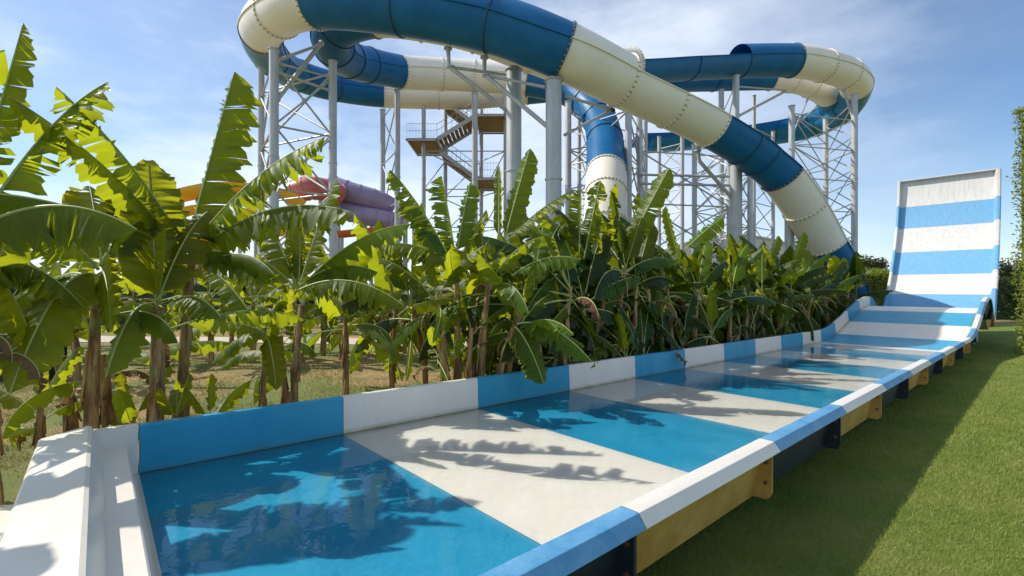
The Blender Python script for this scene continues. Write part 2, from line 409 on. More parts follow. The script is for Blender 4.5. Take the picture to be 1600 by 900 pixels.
# low white platform outside the near end
pm = MB(); pts = [(-.26,-1.30),(-.26,-4.75),(-.31,-4.86),(-.42,-4.93),(-1.6,-4.95),(-1.6,-1.30)]
for z0, z1 in ((0, .20),):
    vs = [ew(t, s, z-EYE+0) for z in (z0+.0, z1, z1+.02) for t, s in [(a*(1 if z < .21 else 1), b) for a, b in pts]]
n = len(pts)
pm.add(vs, [(j*n+k, j*n+(k+1)%n, (j+1)*n+(k+1)%n, (j+1)*n+k) for j in range(2) for k in range(n)]+[tuple(2*n+k for k in range(n))])
single('platform', ew(-.9,-3.1,-EYE), pm, 'gel_white', 'low white platform outside the near end of the striped flume', 'platform', sharp=25)
# water film standing in the flume
wm = MB(); ll = np.linspace(.335, 17.4, 30); vs = []
for t in ll:
    for s in (SL+.001, SR+.0): vs.append(ts(t-(.0224*(s-SL) if t < .4 else 0), s, flat(t)+.014))
wm.add(vs, [(2*i, 2*i+1, 2*i+3, 2*i+2) for i in range(len(ll)-1)])
tag(link('water', mesh('water', wm, 'water', True, 0)), kind='structure')
# ------------------------------------------------------------------ tube slides
BIG = 1.4
P_near, Gd_near = P, Gd
def P(px, py, d): return P_near(px, py, d*BIG)
def Gd(px, d): return Gd_near(px, d*BIG)
R = .70*BIG
def far(px, d):
    if d < 18: return 1.0
    u = min(1, max(0, (px-960)/260)); return 1+.1*u*u*(3-2*u)
def tube_slide(name, pts, label, base_pt):
    """pts: (px,py,d,colour,cover) - colour and cover belong to the section after the point"""
    root = thing(name, base_pt, label, 'water slide')
    w = [P(a, b, c*far(a, c)) for a, b, c, *_ in pts]; rk = [far(a, c) for a, b, c, *_ in pts]
    K = 10; cur = catmull(w, K)
    frs = []
    for i, p in enumerate(cur):
        t = (cur[min(i+1, len(cur)-1)]-cur[max(i-1, 0)]).normalized()
        X = t.cross(V((0,0,1))); X = X.normalized() if X.length > .15 else frs[-1][1]
        frs.append((p, X, X.cross(t).normalized()))
    low = [(R*math.cos(a), R*math.sin(a)) for a in np.linspace(PI, 2*PI, 19)]
    openp = low+[(R+.05, 0), (R+.05, .035), (R-.02, .035)]+[((R-.022)*math.cos(a), (R-.022)*math.sin(a)) for a in np.linspace(2*PI, PI, 19)][1:-1]+[(-R+.02, .035), (-R-.05, .035), (-R-.05, 0)]
    fullp = [(R*math.cos(a), R*math.sin(a)) for a in np.linspace(PI, 2*PI, 19)]+[(R+.055, -.02), (R+.055, .03)]+[(R*math.cos(a), R*math.sin(a)) for a in np.linspace(.05, PI-.05, 18)]+[(-R-.055, .03), (-R-.055, -.02)]
    for i in range(len(pts)-1):
        col, cover = pts[i][3], pts[i][4]
        m = {'B': 'tube_blue', 'W': 'tube_white', 'T': 'tube_teal'}[col]
        f = frs[i*K:(i+1)*K+1]
        f = [(o, X*(rk[i]+(rk[i+1]-rk[i])*q/K), N*(rk[i]+(rk[i+1]-rk[i])*q/K)) for q, (o, X, N) in enumerate(f)]
        mb = MB(); mb.sweep(f, fullp if cover else openp, cap=False)
        sec = part('tube_section', mb, m, root)
        if len(pts[i]) > 5: continue
        o, X, N = f[0]; T = N.cross(X).normalized()
        a0, a1, ns = (0, 2*PI, 136) if cover else (PI, 2*PI, 68)
        studs = 'W' in (col, pts[max(i-1,0)][3])
        rm = MB(); rows = []
        for k in range(ns+1):
            a = a0+(a1-a0)*k/ns; u = X*math.cos(a)+N*math.sin(a); big = studs and k % 4 in (1, 2)
            e, ro = (.045, R+.054) if big else (.034, R+.045)
            rows.append(len(rm.v)); rm.v += [tuple(o+u*r_+T*e_) for r_, e_ in ((R-.012, -e), (ro, -e), (ro, e), (R-.012, e))]
        for k in range(ns):
            a, b = rows[k], rows[k+1]; big = studs and k % 4 == 1
            for q in range(4):
                rm.f.append((a+q, a+(q+1) % 4, b+(q+1) % 4, b+q)); rm.m.append(1 if big else 0)
        part('joint_ring', rm, ['ring_blue' if 'W' not in (col, pts[max(i-1,0)][3]) else 'tube_white' if col == 'W' else 'ring_blue', 'ring_rust'], sec, sharp=50)
    return root
S1 = [(1345,500,17.3,'B',0),(1316,428,17.1,'B',0),(1289,378,16.7,'W',0),(1258,322,16.2,'W',0),(1222,271,15.7,'B',0),(1190,243,15.4,'B',0),(1163,223,15.1,'B',0),(1112,193,14.6,'W',0),(1048,161,13.9,'W',0),(972,126,13.2,'W',1),
      (880,80,12.4,'B',1),(768,38,12.5,'B',1),(628,12,12.8,'B',1),(495,3,13.5,'W',1),(436,20,14.7,'W',1),(408,50,17.0,'T',1),(424,90,19.6,'T',1),(466,118,22.2,'B',1),(527,136,24,'B',1),(600,146,25,'W',1),(685,149,25.5,'W',1),(740,149,25.8,'W',1),(823,142,26,'B',1),(930,132,26,'B',1),
      (1035,124,26,'B',0),(1115,121,25.6,'B',0),(1205,119,25.2,'W',0),(1240,123,25.2,'W',0),(1268,131,25.4,'W',0),(1295,147,26,'T',0),(1302,165,27.5,'T',0),(1270,181,29,'B',0),(1215,194,30.5,'B',0),(1150,203,31.5,'B',0),(1050,212,32,'B',0),(985,214,32,'B',0)]
tube_slide('tube_slide', S1, 'blue and cream tube slide sweeping across the top and down behind the banana plants', Gd(1335,16.0))
S2 = [(1010,222,30,'T',0),(1110,214,29.5,'T',0),(1205,208,29,'T',0),(1275,194,28,'T',0),(1322,168,26.2,'T',0),(1338,134,24.2,'W',1),(1322,115,23,'W',1),(1287,103,22.2,'W',1),(1238,95,21.6,'B',1),(1155,96,21.2,'B',0),(1075,99,20.6,'B',0),(985,104,19.6,'W',1),
      (900,103,17.8,'W',1),(830,80,16.6,'W',1),(745,47,15.8,'W',1),(660,28,15.5,'W',1),(585,22,15.5,'B',1),(528,42,16.2,'B',1),(522,74,17.4,'B',1),(545,93,18.9,'B',1),(575,102,20.0,'B',1),(626,112,21.5,'W',1),(690,116,22.3,'W',1),(742,119,22.6,'W',1),(825,126,22.6,'B',1),
      (880,138,22.4,'B',1),(915,158,21.6,'B',1),(936,186,20.6,'B',1),(945,218,19.4,'B',1),(947,268,17.9,'W',1),(947,300,17.2,'W',1),(946,345,16.6,'W',1),(944,425,16.2,'W',1)]
tube_slide('tube_slide', S2, 'blue and cream tube slide looping at top right and diving behind the thick grey columns', Gd(945,16.8))
# ------------------------------------------------------------------ steelwork
def col_part(px, ytop, d, dia, root, name='column'):
    b = Gd(px, d); top = P(px, ytop, d); dia = dia*BIG
    mb = MB(); mb.tube([b, top], dia/2, 20); mb.tube([b, b+V((0,0,.03))], dia*.9, 16)
    zf = b.z+(top.z-b.z)*.62
    mb.tube([V((b.x,b.y,zf)), V((b.x,b.y,zf+.06))], dia*.56, 20)
    mb.tube([top-V((0,0,.005)), top+V((0,0,.03))], dia*.6, 16)
    return part(name, mb, 'steel', root)
def fx(cols): return [(px, yt, d*far(px, d), dia*far(px, d)) for px, yt, d, dia in cols]
def bar(a, b, r, root, name='brace', n=8):
    a, b = V(a), V(b); r = r*BIG; u = (b-a).normalized(); mb = MB(); mb.tube([a, b], r, n)
    for q, w in ((a, u), (b, -u)): mb.tube([q+w*.02, q+w*.16], r*1.35, n)
    return part(name, mb, 'steel_thin', root)
def tower(label, cols, pairs, rows, rod=.045, base_px=None, horiz=True):
    cols = fx(cols); px, yt, d, dia = cols[0]
    root = thing('support_tower', Gd(px, d), label, 'steel tower')
    tops = []
    for px, yt, d, dia in cols:
        col_part(px, yt, d, dia, root); tops.append((Gd(px, d), P(px, yt, d)))
    for k, (i, j) in enumerate(pairs):
        (bi, ti), (bj, tj) = tops[i], tops[j]
        zt = min(ti.z, tj.z)-.5
        zs = [zt-(zt-.6)*q/rows for q in range(rows+1)]
        for q in range(rows+1):
            if horiz: bar((bi.x,bi.y,zs[q]), (bj.x,bj.y,zs[q]), rod*.8, root, n=6)
            if q < rows:
                A = (V((bi.x,bi.y,zs[q])), V((bj.x,bj.y,zs[q+1]))); B = (V((bj.x,bj.y,zs[q])), V((bi.x,bi.y,zs[q+1])))
                bar(*A, rod*.8, root, n=6); bar(*B, rod*.8, root, n=6)
                c = (A[0]+A[1])/2
                mb = MB(); t_ = (V((bj.x,bj.y,0))-V((bi.x,bi.y,0))).normalized(); nn = t_.cross(V((0,0,1)))
                mb.tube([c-nn*.02, c+nn*.02], .11, 12); part('node_plate', mb, 'steel_thin', root)
    return root
ta = tower('three legged steel tower under the big cream bend at top left', [(408,108,17.0,.22),(428,78,14.3,.27),(520,97,15.4,.25)], [(0,1),(1,2),(0,2)], 4, .04)
bar(P(431,158,14.3), P(503,66,15.6), .07, ta, 'arm'); bar(P(432,95,14.3), P(505,68,15.6), .045, ta, 'arm'); bar(P(431,112,14.3), P(520,143,15.4), .045, ta, 'arm')
tower('pair of slim steel legs right of the three legged tower', [(598,172,24.2,.25),(621,141,21.6,.25)], [(0,1)], 4, .038)
tower('steel legs around the foot of the dark blue dive', [(888,160,20.5,.26),(982,158,18.2,.25),(999,170,20.4,.25),(1008,180,24,.25)], [(0,1),(1,2),(2,3),(0,3)], 5, .038)
tc_ = tower('slim steel tower below the middle of the high blue trough', [(1085,226,24,.25),(1127,141,25,.27),(1150,119,20.8,.27),(1172,262,20.5,.22)], [(0,1),(1,2),(2,3),(0,2),(1,3)], 5, .038)
tr_ = tower('open three legged steel tower at the right under the looping bends', [(1237,166,21.5,.25),(1290,186,26,.26),(1335,148,22.4,.27)], [(0,1),(1,2),(0,2)], 6, .036)
bar(P(1240,206,21.5*far(1240,21.5)), P(1262,155,24.5*far(1262,24.5)), .05, tr_, 'arm'); bar(P(1250,190,21.5*far(1250,21.5)), P(1278,165,24.5*far(1278,24.5)), .05, tr_, 'arm'); bar(P(1333,185,22.4*far(1333,22.4)), P(1318,140,22.8*far(1318,22.8)), .06, tr_, 'arm')
bar(P(1152,182,20.8*far(1152,20.8)), P(1228,142,22.5*far(1228,22.5)), .07, tc_, 'arm'); bar(P(1152,135,20.8*far(1152,20.8)), P(1228,141,22.5*far(1228,22.5)), .04, tc_, 'arm')
tl_ = tower('wide flat lattice of thin braces between the dive and the middle tower', [(1000,205,19.5,.22),(1140,232,19.0,.22)], [(0,1)], 3, .04)
tower('tall slim two legged lattice right of the dark blue dive', [(1030,214,27,.2),(1066,214,25.5,.2)], [(0,1)], 7, .034)
tower('slim two legged lattice behind the column with one bent arm', [(1178,150,26.5,.2),(1208,206,28,.2)], [(0,1)], 7, .034)
tower('narrow lattice between the right thick grey column and the dive', [(905,180,24,.2),(925,200,26,.2)], [(0,1)], 6, .034)
def single_col(label, px, yt, d, dia, arms, group=None):
    root = thing('support_column', Gd(px, d), label, 'column', group)
    col_part(px, yt, d, dia, root, 'shaft')
    top = P(px, yt, d)
    sd = MB(); sd.tube([top, top+V((0,0,.14))], .05, 10); sd.box(top+V((0,0,.16)), .34, .16, .03); part('saddle', sd, 'steel_thin', root)
    for poly in arms:
        pts = [P(a, b, c) for a, b, c in poly]
        mb = MB(); mb.tube(pts, .084 if len(pts) > 2 else .058, 10)
        mb.tube([pts[0]+V((0,0,-.02)), pts[0]+V((0,0,.03))], .16, 12)
        part('arm', mb, 'steel', root)
    return root
single_col('thick grey column with two bent arms, left of the pair in the middle', 803, 110, 13.4, .42, [[(700,76,13.0),(702,104,13.0),(796,176,13.4)],[(705,105,13.0),(790,117,13.4)]])
single_col('thick grey column under the joint where the tube turns from blue to cream', 865, 127, 12.4, .41, [[(757,90,12.9),(757,116,12.9),(858,200,12.4)],[(760,118,12.9),(852,136,12.4)],[(955,172,13.6),(882,211,12.6)],[(955,172,13.6),(884,150,12.6)]])
single_col('grey column with one bent arm under the blue part of the falling trough', 1150, 257, 16.0, .38, [[(1090,236,15.6),(1093,252,15.6),(1143,309,16.0)]])
single_col('short grey column under the last cream part of the falling trough', 1233, 332, 16.9, .29, [])
single_col('slim grey column in front of the wooden stairs', 742, 147, 22.4, .27, [])
# long horizontal ties
bar(P(1000,273,19.5), P(1145,276,19.0), .05, tl_); bar(P(1000,287,19.5), P(1145,290,19.0), .05, tl_)
# ------------------------------------------------------------------ stair tower
st = thing('stair_tower', Gd(715, 26), 'wooden stairs with metal railings climbing a slender steel tower', 'stairs')
for px, d in ((662,25.2),(696,27.2),(752,27.2),(790,25.2)): col_part(px, 150, d, .22, st)
def flight(p0, p1, wd=2.6):
    p0, p1 = V(p0), V(p1); u = p1-p0; n = int(abs(u.z)/.19); h = V((u.x, u.y, 0)).normalized(); side = V((-h.y, h.x, 0))
    for s in (-1, 1):
        fl_ = MB(); a = p0+side*s*wd/2; b = p1+side*s*wd/2
        fl_.sweep([(a, side, V((0,0,1))), (b, side, V((0,0,1)))], [(-.04,-.2),(.04,-.2),(.04,.12),(-.04,.12)])
        so_ = part('stringer', fl_, 'steel', st, sharp=20)
        rl = MB()
        for hh in (.6, 1.05): rl.tube([a+V((0,0,hh)), b+V((0,0,hh))], .02, 6)
        for k in range(9): q = a.lerp(b, k/8); rl.tube([q, q+V((0,0,1.05))], .012, 6)
        part('railing', rl, 'steel_thin', so_)
    tr = MB()
    for k in range(n+1):
        q = p0.lerp(p1, (k+.5)/(n+1)); tr.box(q+V((0,0,.06)), .27, wd-.10, .045, (h, side, V((0,0,1))))
    part('treads', tr, 'timber', st, sharp=20)
def landing(c, sx, sy):
    lm = MB(); c = V(c)
    for k in range(9): lm.box(c+V((0, -sy/2+sy*(k+.5)/9, 0)), sx, sy/9-.035, .05)
    lo = part('landing', lm, 'timber', st, sharp=20)
    fm = MB()
    for s in (-1, 1): fm.box(c+V((s*sx/2, 0, -.1)), .07, sy+.1, .14); fm.box(c+V((0, s*(sy/2+.02), -.1)), sx+.2, .06, .13)
    part('frame', fm, 'steel', lo)
    for s in (-1, 1):
        rl = MB()
        for hh in (.55, 1.05): rl.tube([c+V((-sx/2, s*sy/2, hh)), c+V((sx/2, s*sy/2, hh))], .014, 6)
        for k in range(11): q = c+V((-sx/2+sx*k/10, s*sy/2, 0)); rl.tube([q, q+V((0,0,1.05))], .009, 6)
        part('railing', rl, 'steel_thin', lo)
la, lb = P(667,229,26), P(768,193,26)
landing(la, 2.15, 4.0); landing(lb, 2.1, 4.0)
flight(la+V((1.05,-.6,0)), lb+V((-1.0,-.6,0))); flight(P(738,197,26.5), P(690,162,26.5)); flight(P(690,243,26.2), P(742,281,26.2))
lc = P(760,287,26); landing(lc, 2.0, 4.0)
for z0, z1 in ((.7,3.4),(3.4,6.2),(6.2,9.0),(9.0,11.8)):
    cs = [Gd(662,25.2), Gd(696,27.2), Gd(752,27.2), Gd(790,25.2)]
    for i in range(4):
        a, b = cs[i], cs[(i+1) % 4]
        bar((a.x,a.y,z0), (b.x,b.y,z1), .03, st, n=6); bar((a.x,a.y,z1), (b.x,b.y,z1), .03, st, n=6)
P, Gd = P_near, Gd_near
# ------------------------------------------------------------------ park slides far left
def far_tube(name, pts, r, mat, label, full=True, ribs=0):
    w = [P(*p) for p in pts]; c = catmull(w, 8)
    root = thing(name, Gd(pts[0][0], pts[0][2]), label, 'water slide')
    mb = MB()
    if full: mb.tube(c, r, 20)
    else:
        f = []
        for i, p in enumerate(c):
            t = (c[min(i+1,len(c)-1)]-c[max(i-1,0)]).normalized(); X = t.cross(V((0,0,1))).normalized(); f.append((p, X, X.cross(t)))
        low = [(r*math.cos(a), r*math.sin(a)) for a in np.linspace(PI, 2*PI, 13)]
        mb.sweep(f, low+[((r-.04)*x/r, (r-.04)*y/r) for x, y in low[::-1]])
    part('chute', mb, mat, root)
    rm = MB()
    for k in range(2, len(c)-1, 4):
        t = (c[k+1]-c[k-1]).normalized(); rm.tube([c[k]-t*.04, c[k]+t*.04], r*1.05, 20)
    if full: part('joint_ring', rm, mat, root)
    for k in (1, len(c)//2, len(c)-2):
        q = c[k]; part('post', MB().tube([V((q.x,q.y,gz(q.x,q.y))), q-V((0,0,r*.9))], .12, 10), 'steel', root)
    return root
far_tube('tube_slide', [(458,302,30),(485,294,30),(515,299,30.5),(530,306,31)], .72, 'slide_red', 'red tube slide with a round bend, beyond the left steel tower')
far_tube('tube_slide', [(515,290,32),(550,302,32),(590,314,32.5),(612,326,33)], .72, 'slide_purple', 'upper purple tube slide just right of the red bend')
far_tube('tube_slide', [(520,325,32),(560,335,32),(600,343,32),(635,350,32)], .62, 'slide_purple', 'lower purple tube slide under the other purple one')
far_tube('open_slide', [(280,300,28),(340,288,28),(400,290,28.5),(450,300,29),(475,318,29.5)], .62, 'slide_yellow', 'yellow open slide highest of the far chutes at left', False)
far_tube('open_slide', [(250,340,28),(310,322,28),(370,326,28),(420,330,28.5)], .45, 'slide_yellow', 'narrow yellow open slide below the highest yellow one', False)
far_tube('open_slide', [(300,372,27),(370,366,27),(440,361,27),(500,358,27)], .30, 'slide_yellow', 'low yellow and cream open slide behind the banana leaves at left', False)
far_tube('open_slide', [(530,362,30),(580,357,30),(620,355,30)], .42, 'slide_orange', 'orange open slide seen between banana leaves left of centre', False)
far_tube('open_slide', [(622,322,31.5),(634,319,31.5),(648,318,31.5)], .55, 'slide_red', 'red open slide low beside the foot of the stair tower', False)
def slab(px0, px1, py0, py1, d, dep, mat, label, name='wall_panel', cat='wall'):
    a, b = P(px0, py1, d), P(px1, py0, d)
    mb = MB(); c = (a+b)/2; mb.box((c.x, d+dep/2, c.z), b.x-a.x, dep, b.z-a.z)
    g = gz(c.x, d)
    for x in (a.x+.15, b.x-.15): mb.box((x, d+dep/2, (g+a.z)/2), .18, .18, a.z-g)
    single(name, (c.x, d, g), mb, mat, label, cat, sharp=20)
slab(318,400,340,352,29.5,2.0,'slide_cream','cream deck beam below the yellow slides at far left','deck','deck')
slab(312,330,345,386,31,1.0,'slide_red','dark red panel behind the banana trunks at far left')
slab(332,372,322,345,32,1.0,'slide_pale','pale blue panel behind the yellow slides')
slab(200,240,455,505,24,1.0,'slide_yellow','yellow hut wall behind the trunks at far left')
slab(262,330,460,500,25,1.0,'slide_yellow','long yellow panel behind the tall banana pair at left')
# black cabinet at the left edge
cb = thing('cabinet', Gd(52, 9.2), 'black equipment cabinet on the soil at the left edge', 'cabinet')
c = Gd(52, 9.2); m_ = MB(); m_.box(c+V((0,0,.42)), .75, .6, .84); m_.box(c+V((0,0,.86)), .82, .66, .05); part('body', m_, 'dark_box', cb, sharp=20)
m_ = MB(); m_.box(c+V((0,-.312,.42)), .62, .02, .7); m_.box(c+V((.2,-.33,.45)), .03, .03, .14); part('door', m_, 'dark_box', cb, sharp=20)
# white round-roofed building behind the falling trough
bd = thing('storage_building', Gd(1150, 46), 'low white building with a gently curved roof behind the banana plants', 'building')
x0, x1 = (1030-800)/F*46, (1265-800)/F*46
zt = (450-362)/F*46+EYE; m_ = MB(); arcp = []
for k in range(17):
    u = k/16; arcp.append((x0+(x1-x0)*u, zt-2.2+2.5*math.sin(PI*(.12+.76*u))))
pr = [(x0, 0)]+arcp+[(x1, 0)]
m_.sweep([(V((0,46,gz(0,46)-.4)), V((1,0,0)), V((0,0,1))), (V((0,60,gz(0,46)-.4)), V((1,0,0)), V((0,0,1)))], pr)
part('wall', m_, 'roof_white', bd, sharp=40)
m_ = MB(); m_.sweep([(V((0,45.7,gz(0,46)-.4)), V((1,0,0)), V((0,0,1))), (V((0,60.3,gz(0,46)-.4)), V((1,0,0)), V((0,0,1)))], [(a, b+.01) for a, b in arcp]+[(a, b+.14) for a, b in arcp[::-1]])
part('roof', m_, 'roof_white', bd, sharp=40)
for k in range(6):
    xx = x0+(x1-x0)*(k+.5)/6; m_ = MB(); m_.box((xx, 45.93, gz(0,46)+1.3), .12, .1, 3.4); part('pilaster', m_, 'steel', bd, sharp=20)
# ------------------------------------------------------------------ hedges and trees
def leafcloud(mb, pts, size, rr, up=.3):
    for p in pts:
        a = rr.uniform(0, 2*PI); e = rr.uniform(-.7, 1.2); u = V((math.cos(a)*math.cos(e), math.sin(a)*math.cos(e), math.sin(e)))
        w = u.cross(V((rr.gauss(0,1), rr.gauss(0,1), rr.gauss(0,1)))).normalized(); s = size*rr.uniform(.6, 1.4)
        p = V(p); mb.add([p-w*s*.35, p+u*s*.5-w*s*.12, p+u*s, p+u*s*.5+w*s*.4], [(0,1,2,3)])
def hedge(name, lo, hi, yaw, label, mat, n, size, cat='hedge', lump=.25, seed=1, core='hedge_dark'):
    rr = random.Random(seed); root = thing(name, lo, label, cat)
    ax = (V((math.cos(yaw), math.sin(yaw), 0)), V((-math.sin(yaw), math.cos(yaw), 0)), V((0,0,1)))
    sx, sy, sz = hi; lo = V(lo)
    ph = [rr.uniform(0, 6) for _ in range(6)]
    def surf(a, b, c, grow=0):
        k = lump*(math.sin(a*1.9+ph[0])+math.sin(b*2.3+ph[1])+math.sin(c*2.1+ph[2])+.6*math.sin(a*5+c*4+ph[3]))
        return k*.4+grow
    pts = []
    for _ in range(n):
        f = rr.choice('xxyyyyz' if sx < sy else 'xyyyz')
        a, b, c = rr.uniform(-.5, .5)*sx, rr.uniform(-.5, .5)*sy, rr.uniform(0, 1)*sz
        q = surf(a, b, c)-rr.random()**2*.35
        if f == 'x': a = math.copysign(sx/2+q, a)
        elif f == 'y': b = math.copysign(sy/2+q, b)
        else: c = sz+q
        pts.append(lo+ax[0]*a+ax[1]*b+ax[2]*c)
    mb = MB(); leafcloud(mb, pts, size, rr); part('crown', mb, mat, root, False, 0)
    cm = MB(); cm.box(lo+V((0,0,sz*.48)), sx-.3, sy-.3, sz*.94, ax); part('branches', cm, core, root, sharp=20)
hx = 15.6
hedge('tall_hedge', (hx+1.2, 13.9, gz(hx,13.9)), (2.4, 2.2, 7.6), 0, 'tall clipped hedge, sunlit yellow green, at the right edge of the lawn', 'hedge_lit', 30000, .10, seed=3, lump=.12, core='hedge_lit')
hedge('hedge', Gd(1362, 30), (3.4, 2.0, 3.05), .2, 'clipped hedge behind the flume just left of the upright ramp', 'hedge_lit', 9000, .16, seed=4, lump=.2)
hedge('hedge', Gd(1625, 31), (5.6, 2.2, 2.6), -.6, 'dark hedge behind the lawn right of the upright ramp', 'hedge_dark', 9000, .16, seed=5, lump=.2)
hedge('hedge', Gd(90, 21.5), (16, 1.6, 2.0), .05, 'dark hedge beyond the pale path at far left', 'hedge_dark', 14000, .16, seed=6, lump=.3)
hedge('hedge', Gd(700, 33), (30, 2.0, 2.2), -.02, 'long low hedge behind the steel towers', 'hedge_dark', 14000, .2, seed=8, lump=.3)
def tree(px, d, h, rad, label, mat, seed):
    rr = random.Random(seed); g = Gd(px, d); root = thing('tree', g, label, 'tree')
    mb = MB(); mb.tube([g, g+V((.1,0,h*.3)), g+V((0,.1,h*.6))], [.22,.17,.08], 10)
    for k in range(7):
        a = rr.uniform(0, 6.28); b = g+V((0,0,h*rr.uniform(.3,.55))); mb.tube([b, b+V((math.cos(a)*rad*.6, math.sin(a)*rad*.6, h*.25))], [.08,.02], 6)
    part('trunk', mb, 'bark', root)
    pts = []
    for k in range(16):
        a = rr.uniform(0, 6.28); q = rr.random()**.5*rad*.75; c = g+V((math.cos(a)*q, math.sin(a)*q, h*rr.uniform(.4,.88))); rs = rad*rr.uniform(.25,.5)
        for _ in range(420):
            v = V((rr.gauss(0,1), rr.gauss(0,1), rr.gauss(0,.8))).normalized()*rs*rr.uniform(.55,1.05); pts.append(c+v)
    m2 = MB(); leafcloud(m2, pts, .2, rr); part('crown', m2, mat, root, False, 0)
tree(1590, 37, 3.9, 2.4, 'bushy olive green tree behind the dark hedge at right', 'tree_olive', 11)
tree(1640, 34, 3.6, 2.0, 'rounded olive green tree cut by the right edge of the photo', 'tree_olive', 12)
tree(1368, 36, 4.3, 1.9, 'olive green tree top rising just above the clipped hedge', 'tree_olive', 13)
# ------------------------------------------------------------------ banana plants
def leaf_geo(midf, upv, W, fold, rag, seed, pet=.12, N=34, curl=.25, rib=.013):
    """midf(u)->point on the midrib for u 0..1 ; pet = bare fraction ; W = half width"""
    rr = random.Random(seed); mb = MB(); uv = []
    pts = [midf(u) for u in np.linspace(0, 1, N+1)]
    tan = [(pts[min(i+1,N)]-pts[max(i-1,0)]).normalized() for i in range(N+1)]
    i0 = int(pet*N)
    def wid(u):
        q = (u-pet)/(1-pet)
        return W*min(1, (max(q,0)/.13)**.5)*(1-.12*q-.86*max(0,(q-.72)/.28)**2.4)
    for side in (-1, 1):
        cut = {i0, N}; rag_ = rag*rr.uniform(.5, 1.1)
        for i in range(i0+2, N-1):
            if rr.random() < rag_*(.5+.9*math.sin(i*.37+seed)**2): cut.add(i)
        cuts = sorted(cut); M = 4; dg = 0.0
        for c0, c1 in zip(cuts, cuts[1:]):
            dg = rr.gauss(0, .34*min(1, rag*2.5)) if rr.random() < .3 else dg; dd = dg+rr.gauss(0, .07*min(1, rag*3)); sh = rr.uniform(.94, 1.02) if rag > .1 else 1
            rows = []
            for i in range(c0, c1+1):
                up = upv-tan[i]*upv.dot(tan[i]); up.normalize(); sd = tan[i].cross(up)*side
                w = wid(i/N)*sh
                gap = 0
                if c1 > c0 and rag > .05:
                    if i == c0 and c0 != i0: gap = .04*rr.random()**4
                    if i == c1 and c1 != N: gap = -.04*rr.random()**4
                row = []
                for k in range(M+1):
                    q = k/M; ang = fold+dd*q+curl*q
                    row.append(len(mb.v)+len([0]))
                    wv = .045*w/.25*q*q*math.sin(i*.9+side+seed)+.03*w/.25*q*math.sin(i*2.3+seed*1.7)
                    p = pts[i]+up*wv+sd*(w*q*math.cos(ang))-up*(w*q*math.sin(ang))*1.0+tan[i]*(w*.22*q+gap*q*6*min(1,w/.2)*.35)
                    mb.v.append(tuple(p)); uv.append((i/N+q*.03, q*side))
                rows.append(len(mb.v)-(M+1))
            for a, b in zip(rows, rows[1:]):
                for k in range(M):
                    f = (a+k, a+k+1, b+k+1, b+k); mb.f.append(f if side > 0 else f[::-1]); mb.m.append(0)
    n0 = len(mb.v); rs = [rib*(1-.8*i/N)+.002 for i in range(N+1)]
    mb.tube([p-(upv*rs[i]*.6) for i, p in enumerate(pts)], rs, 6, mi=1)
    uv += [(.5, .1)]*(len(mb.v)-n0)
    mb.uv = uv; return mb
def bez(B, C, T): return lambda u: B*(1-u)**2+C*2*u*(1-u)+T*u*u
def leaf_mesh(name, mb, mat):
    me = mesh(name, mb, [mat, 'midrib'], True, 0); return me
VAR = {}
def variants():
    k = 0
    for kind, mat, specs in (
        ('old', 'leaf', [(1.9,.25,1.15,.75,.30),(2.1,.28,1.45,.95,.42),(1.8,.26,.9,.6,.15),(2.2,.29,1.7,.8,.5),(1.7,.25,1.3,1.05,.22),(2.0,.26,1.0,.5,.55),(1.8,.27,1.5,1.1,.12)]),
        ('mid', 'leaf', [(1.8,.26,.55,.5,.12),(2.0,.28,.7,.65,.28),(1.6,.25,.45,.3,.05),(1.9,.28,.6,.8,.35),(1.7,.25,.8,.45,.2)]),
        ('new', 'leaf_young', [(1.5,.24,.15,.10,.03),(1.7,.26,.25,.2,.06),(1.3,.20,.1,.5,.0)]),
        ('dry', 'leaf_dry', [(1.1,.10,2.5,.9,.5),(1.3,.13,2.7,.8,.6),(.9,.09,2.4,1.0,.5)])):
        VAR[kind] = []
        for Ln, W, bend, fold, rag in specs:
            k += 1
            def mid(u, Ln=Ln, bend=bend):
                n = 24; p = V((0,0,0)); x = u*n
                # integrate an arc whose curvature grows towards the tip
                for q in range(int(x)+1):
                    st = min(1, x-q)
                    if st <= 0: break
                    a = bend*((q+.5)/n)**1.6
                    p = p+V((math.cos(a), 0, -math.sin(a)))*(Ln/n*st)
                return p
            mb = leaf_geo(mid, V((0,0,1)) if bend < 1.6 else V((.35,0,1)).normalized(), W, fold, rag, 100+k, .19)
            me = leaf_mesh('banana_leaf_'+kind, mb, mat); VAR[kind].append(me)
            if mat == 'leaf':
                me = me.copy(); me.materials[0] = MATS['leaf_deep']; VAR.setdefault(kind+'_deep', []).append(me)  # same blade again, with shade put into its colour
variants()
def away(r, k):          # leaf bearing: any, but rarely out over the flume
    for _ in range(20):
        a = r.uniform(0, 2*PI)
        if math.cos(a)*CN-math.sin(a)*SN < .25: return a
    return a
